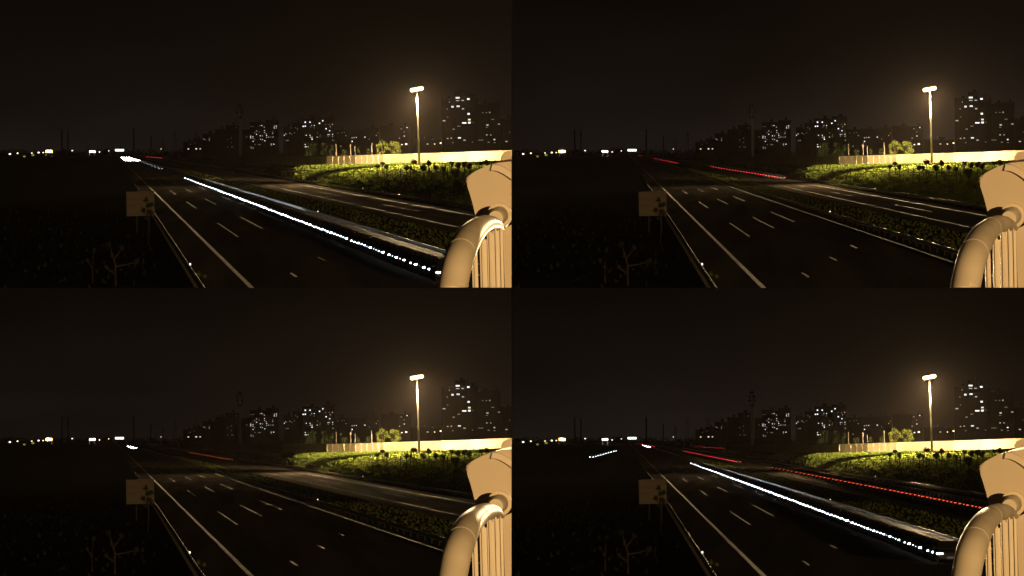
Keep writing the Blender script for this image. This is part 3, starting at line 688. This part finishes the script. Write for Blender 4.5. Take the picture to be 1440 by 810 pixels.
# ------------------------------------------------------------------ traffic
def car_proto(paint, lit, far=False):
    o = bpy.data.objects.new('car', None); col.objects.link(o); KID[o.name] = ks = []; o.empty_display_size = .5
    def part(mb, name, m_, parent=None, smooth=False):
        x = mb.build(name, m_, parent or o, smooth); (KID.setdefault(parent.name, []) if parent else ks).append(x); return x
    def ring(y, hw, z0, z1, r=.08):
        return [Vector((-hw, y, z0 + r)), Vector((-hw + r, y, z0)), Vector((hw - r, y, z0)), Vector((hw, y, z0 + r)), Vector((hw * 1.01, y, (z0 + z1) / 2)), Vector((hw - .02, y, z1 - r)), Vector((hw - .12, y, z1)), Vector((-hw + .12, y, z1)), Vector((-hw + .02, y, z1 - r)), Vector((-hw * 1.01, y, (z0 + z1) / 2))]
    m = MB()
    m.loft([ring(-2.15, .66, .32, .56), ring(-2.08, .78, .24, .66), ring(-1.7, .87, .20, .78), ring(-.9, .90, .20, .90), ring(.8, .90, .20, .95), ring(1.7, .88, .22, .97), ring(2.05, .82, .28, .92), ring(2.15, .74, .36, .80)])
    m.loft([[Vector((-.80, -.85, .88)), Vector((.80, -.85, .88)), Vector((.82, 1.75, .93)), Vector((-.82, 1.75, .93))], [Vector((-.62, -.12, 1.40)), Vector((.62, -.12, 1.40)), Vector((.62, 1.05, 1.42)), Vector((-.62, 1.05, 1.42))], [Vector((-.52, .05, 1.45)), Vector((.52, .05, 1.45)), Vector((.52, .9, 1.46)), Vector((-.52, .9, 1.46))]])
    part(m, 'body', M[paint])
    m = MB(); m.prism([Vector((-.72, -.80, .95)), Vector((.72, -.80, .95)), Vector((.58, -.16, 1.37)), Vector((-.58, -.16, 1.37))], Vector((0, -.03, .02))); part(m, 'windscreen', M['darkglass'])
    m = MB(); m.prism([Vector((-.72, 1.70, 1.0)), Vector((.72, 1.70, 1.0)), Vector((.58, 1.12, 1.38)), Vector((-.58, 1.12, 1.38))], Vector((0, .03, .02))); part(m, 'rear_window', M['darkglass'])
    for s_ in (-1, 1):
        m = MB(); m.ball((0, 0, 0), .10, 2, .62); bmesh.ops.transform(m.bm, matrix=Matrix.Translation((s_ * .68, -2.02, .62)) @ Matrix.Rotation(s_ * .35, 4, 'Z') @ Matrix.Diagonal((2.6, 1.7, 1, 1)), verts=m.bm.verts); part(m, 'headlight', M[lit] if lit.startswith('head') else M['unlit'])
        m = MB(); m.box((s_ * .58, 2.09, .76), (.52, .12, .12), bev=.03); part(m, 'tail_light', M[lit] if lit.startswith('tail') else M['unlitred'])
    if not far:
        for s_ in (-1, 1):
            m = MB(); m.prism([Vector((s_ * .82, -.62, .96)), Vector((s_ * .835, 1.5, 1.0)), Vector((s_ * .66, 1.0, 1.36)), Vector((s_ * .66, -.1, 1.34))], Vector((s_ * .02, 0, .01))); part(m, 'side_window', M['darkglass'])
            m = MB(); m.box((s_ * .98, -.5, .98), (.18, .10, .12), bev=.03); part(m, 'mirror', M[paint])
            for y in (-1.35, 1.35):
                m = MB(); m.tube([Vector((s_ * .70, y, .31)), Vector((s_ * .74, y, .31)), Vector((s_ * .88, y, .31)), Vector((s_ * .915, y, .31))], [.27, .31, .31, .27], 16); wh = part(m, 'wheel', M['black'])
                m = MB(); m.tube([Vector((s_ * .90, y, .31)), Vector((s_ * .925, y, .31))], .19, 12); part(m, 'rim', M['steel'], wh)
        m = MB(); m.box((0, -2.15, .46), (.70, .05, .16), bev=.02); part(m, 'grille', M['black'])
        m = MB(); m.box((0, -2.185, .36), (.44, .02, .13)); part(m, 'number_plate', M['plate'])
    return o
PROTO = {}
def get_car(paint, lit, far):
    k_ = (paint, lit, far)
    if k_ not in PROTO: PROTO[k_] = car_proto(*k_); return PROTO[k_]
    return copy_tree(PROTO[k_])
USED = {}
def put_car(i, pos, heading, paint, lit, far, label, group, beam=0):
    src = get_car(paint, lit, far)
    o = src
    o['label'] = label + ', ' + SITES[i][0] + ' panel'; o['category'] = 'car'; o['group'] = group + ', ' + SITES[i][0] + ' panel'
    o.matrix_basis = Matrix.Translation(pos) @ Matrix.Rotation(heading, 4, 'Z')
    todo.append((o, i))
    if beam: beams.append((o, beam))
todo = []; beams = []
PAINTS = ['char', 'char', 'deep', 'char', 'deep']
def queue(i, off, y0, y1, lit, gap_px, label, group, away=False, minstep=4.6, beam=0, z=0, every=2):
    y = y0; n = 0; kimg = F0 * math.hypot(off, 7.5)
    while y < y1:
        put_car(i, road(off + random.uniform(-.08, .08), y, .035), RYAW + (math.pi if away else 0), PAINTS[n % 5], lit, y > 330, ('nearest car, ' if n == 0 else '') + label, group,
                beam if (beam and y > 230 and n % every == 0) else 0)
        n += 1; y += max(minstep / S, gap_px * y * y / kimg)
def line(i, a, b, n, lit, label, group, away, z=.7):
    for q in range(n):
        t = q / max(1, n - 1); px = a[0] + (b[0] - a[0]) * t; py = a[1] + (b[1] - a[1]) * t
        Y = F0 * (H - z) / (py - HZ); p = Vector(((px - 360) / F0 * Y, Y * S, -H + .035))
        put_car(i, p, RYAW + (math.pi if away else 0), PAINTS[q % 5], lit, True, label, group)
# beyond about 300 cars: the tiniest, furthest ones are one object
FARB, FARW, FARR = MB(), MB(), MB()
def far_car(i, p, lit):
    W = site_matrix(i)
    m = MB(); fr = -1 if lit else 1
    m.loft([[Vector((-.8, -2.1, .3)), Vector((.8, -2.1, .3)), Vector((.8, 2.1, .3)), Vector((-.8, 2.1, .3))], [Vector((-.88, -2.1, .8)), Vector((.88, -2.1, .8)), Vector((.88, 2.1, .9)), Vector((-.88, 2.1, .9))],
            [Vector((-.6, -.2, 1.42)), Vector((.6, -.2, 1.42)), Vector((.6, 1.2, 1.42)), Vector((-.6, 1.2, 1.42))]])
    lm = MB()
    for s_ in (-1, 1): lm.ball((s_ * .66, -2.12, .7), .26 if lit else .2, 1, .8)
    T = W @ Matrix.Translation(p) @ Matrix.Rotation(RYAW, 4, 'Z')
    for src, dst in ((m, FARB), (lm, FARW if lit else FARR)):
        bmesh.ops.transform(src.bm, matrix=T, verts=src.bm.verts); me = bpy.data.meshes.new('tmp'); src.bm.to_mesh(me); src.bm.free(); dst.bm.from_mesh(me); bpy.data.meshes.remove(me)
def far_pack(i, off, y0, y1, step, lit):
    y = y0 + random.uniform(0, step)
    while y < y1: far_car(i, road(off + random.uniform(-.3, .3), y, .035), lit); y += step * random.uniform(.6, 1.4)
def far_line(i, a, b, n, lit, z=.7):
    for q in range(n):
        t = q / max(1, n - 1); px = a[0] + (b[0] - a[0]) * t; py = a[1] + (b[1] - a[1]) * t
        Y = F0 * (H - z) / (py - HZ); far_car(i, Vector(((px - 360) / F0 * Y, Y * S, -H + .035)), lit)
WQ = 'dark car with bright white headlights in the long queue'
# upper left: long white queue and the bright far pack
queue(0, 21.0, 107, 500, 'headlamp', 4.8, WQ, 'white headlight queue beside the median', beam=700)
for off in (11, 14, 17.5, 21): far_pack(0, off, 1400, 2250, 22, 1)
queue(0, 21, 760, 1380, 'headdim', 6.0, 'distant car with small white headlights behind the queue', 'distant headlights behind the queue', minstep=120)
far_line(0, (207, 220.5), (227, 222), 8, 0)
# upper right: red tail lights driving away
line(1, (281, 234.5), (380, 250), 26, 'taillamp', 'departing car with red tail lights in the red queue', 'red tail light queue on the far carriageway', True)
line(1, (201, 223), (232, 229.5), 10, 'taillamp', 'departing car with red tail lights further off', 'middle group of red tail lights', True)
far_line(1, (164, 216.6), (182, 219), 9, 0)
# lower left
for off in (17, 20): far_pack(2, off, 1500, 1900, 40, 1)
line(2, (268, 231.4), (324, 241), 16, 'taillow', 'distant car with red tail lights passing behind the mast', 'red tail lights behind the mast', True)
far_line(2, (172, 216.5), (180, 219), 5, 0)
# lower right
queue(3, 21.4, 114, 560, 'headlamp', 4.8, WQ, 'white headlight queue beside the median', beam=700)
line(3, (242, 229.5), (318, 244.5), 24, 'taillamp', 'departing car with red tail lights in the red queue', 'red tail light queue on the far carriageway', True)
line(3, (258, 223.4), (302, 225.6), 11, 'taillamp', 'distant car with red tail lights passing behind the mast', 'red tail lights behind the mast', True)
queue(3, 39.3, 175, 460, 'taillow', 6.0, 'departing car with faint red tail lights, near lane', 'faint red tail lights beside the bank', away=True, minstep=5.2)
far_line(3, (170, 217.5), (200, 223), 11, 0)
far_line(3, (185, 221.5), (194, 224), 4, 1)
line(3, (145, 229), (112, 237.5), 10, 'headlamp', 'car with white headlights on the dark side road', 'headlights on the left side road', False)
me = bpy.data.meshes.new('far_traffic'); bm = bmesh.new()
for k_, (src, m_) in enumerate(((FARB, M['char']), (FARW, M['headlow']), (FARR, M['taillamp']))):
    me.materials.append(m_)
    for f in src.bm.faces: f.material_index = k_
    t_ = bpy.data.meshes.new('tmp'); src.bm.to_mesh(t_); src.bm.free(); bm.from_mesh(t_); bpy.data.meshes.remove(t_)
bm.to_mesh(me); bm.free(); ft_ = bpy.data.objects.new('far_traffic', me); col.objects.link(ft_)
tag(ft_, 'tiny far cars with glaring lights near the vanishing point', 'cars', kind='stuff')
# beams of the headlamps that sweep the lane (kept inside the car they belong to)
for o, en in beams:
    for s_ in (-1,):
        L = light('headlight_beam', 'SPOT', (s_ * .60, -2.3, .62), en, (.82, .92, 1.0), shadow_soft_size=.08, spot_size=R(125), spot_blend=.7)
        L.parent = o; L.rotation_euler = Vector((-.55, -1, -.10)).to_track_quat('-Z', 'Y').to_euler()
for o, i in todo: place(o, i)

# ------------------------------------------------------------------ night haze
HAZE = 0.0000065
m = MB(); m.box((0, 13000, 0), (16000, 30000, 6000)); hz = m.build('haze', M['soil']); hz['kind'] = 'stuff'
hm = bpy.data.materials.new('haze'); hm.use_nodes = True; t = hm.node_tree
t.nodes.remove(t.nodes['Principled BSDF'])
pv = t.nodes.new('ShaderNodeVolumePrincipled'); pv.inputs['Color'].default_value = (1, .87, .80, 1); pv.inputs['Density'].default_value = HAZE
pv.inputs['Anisotropy'].default_value = .3
t.links.new(pv.outputs[0], t.nodes['Material Output'].inputs['Volume']); hz.data.materials.clear(); hz.data.materials.append(hm)
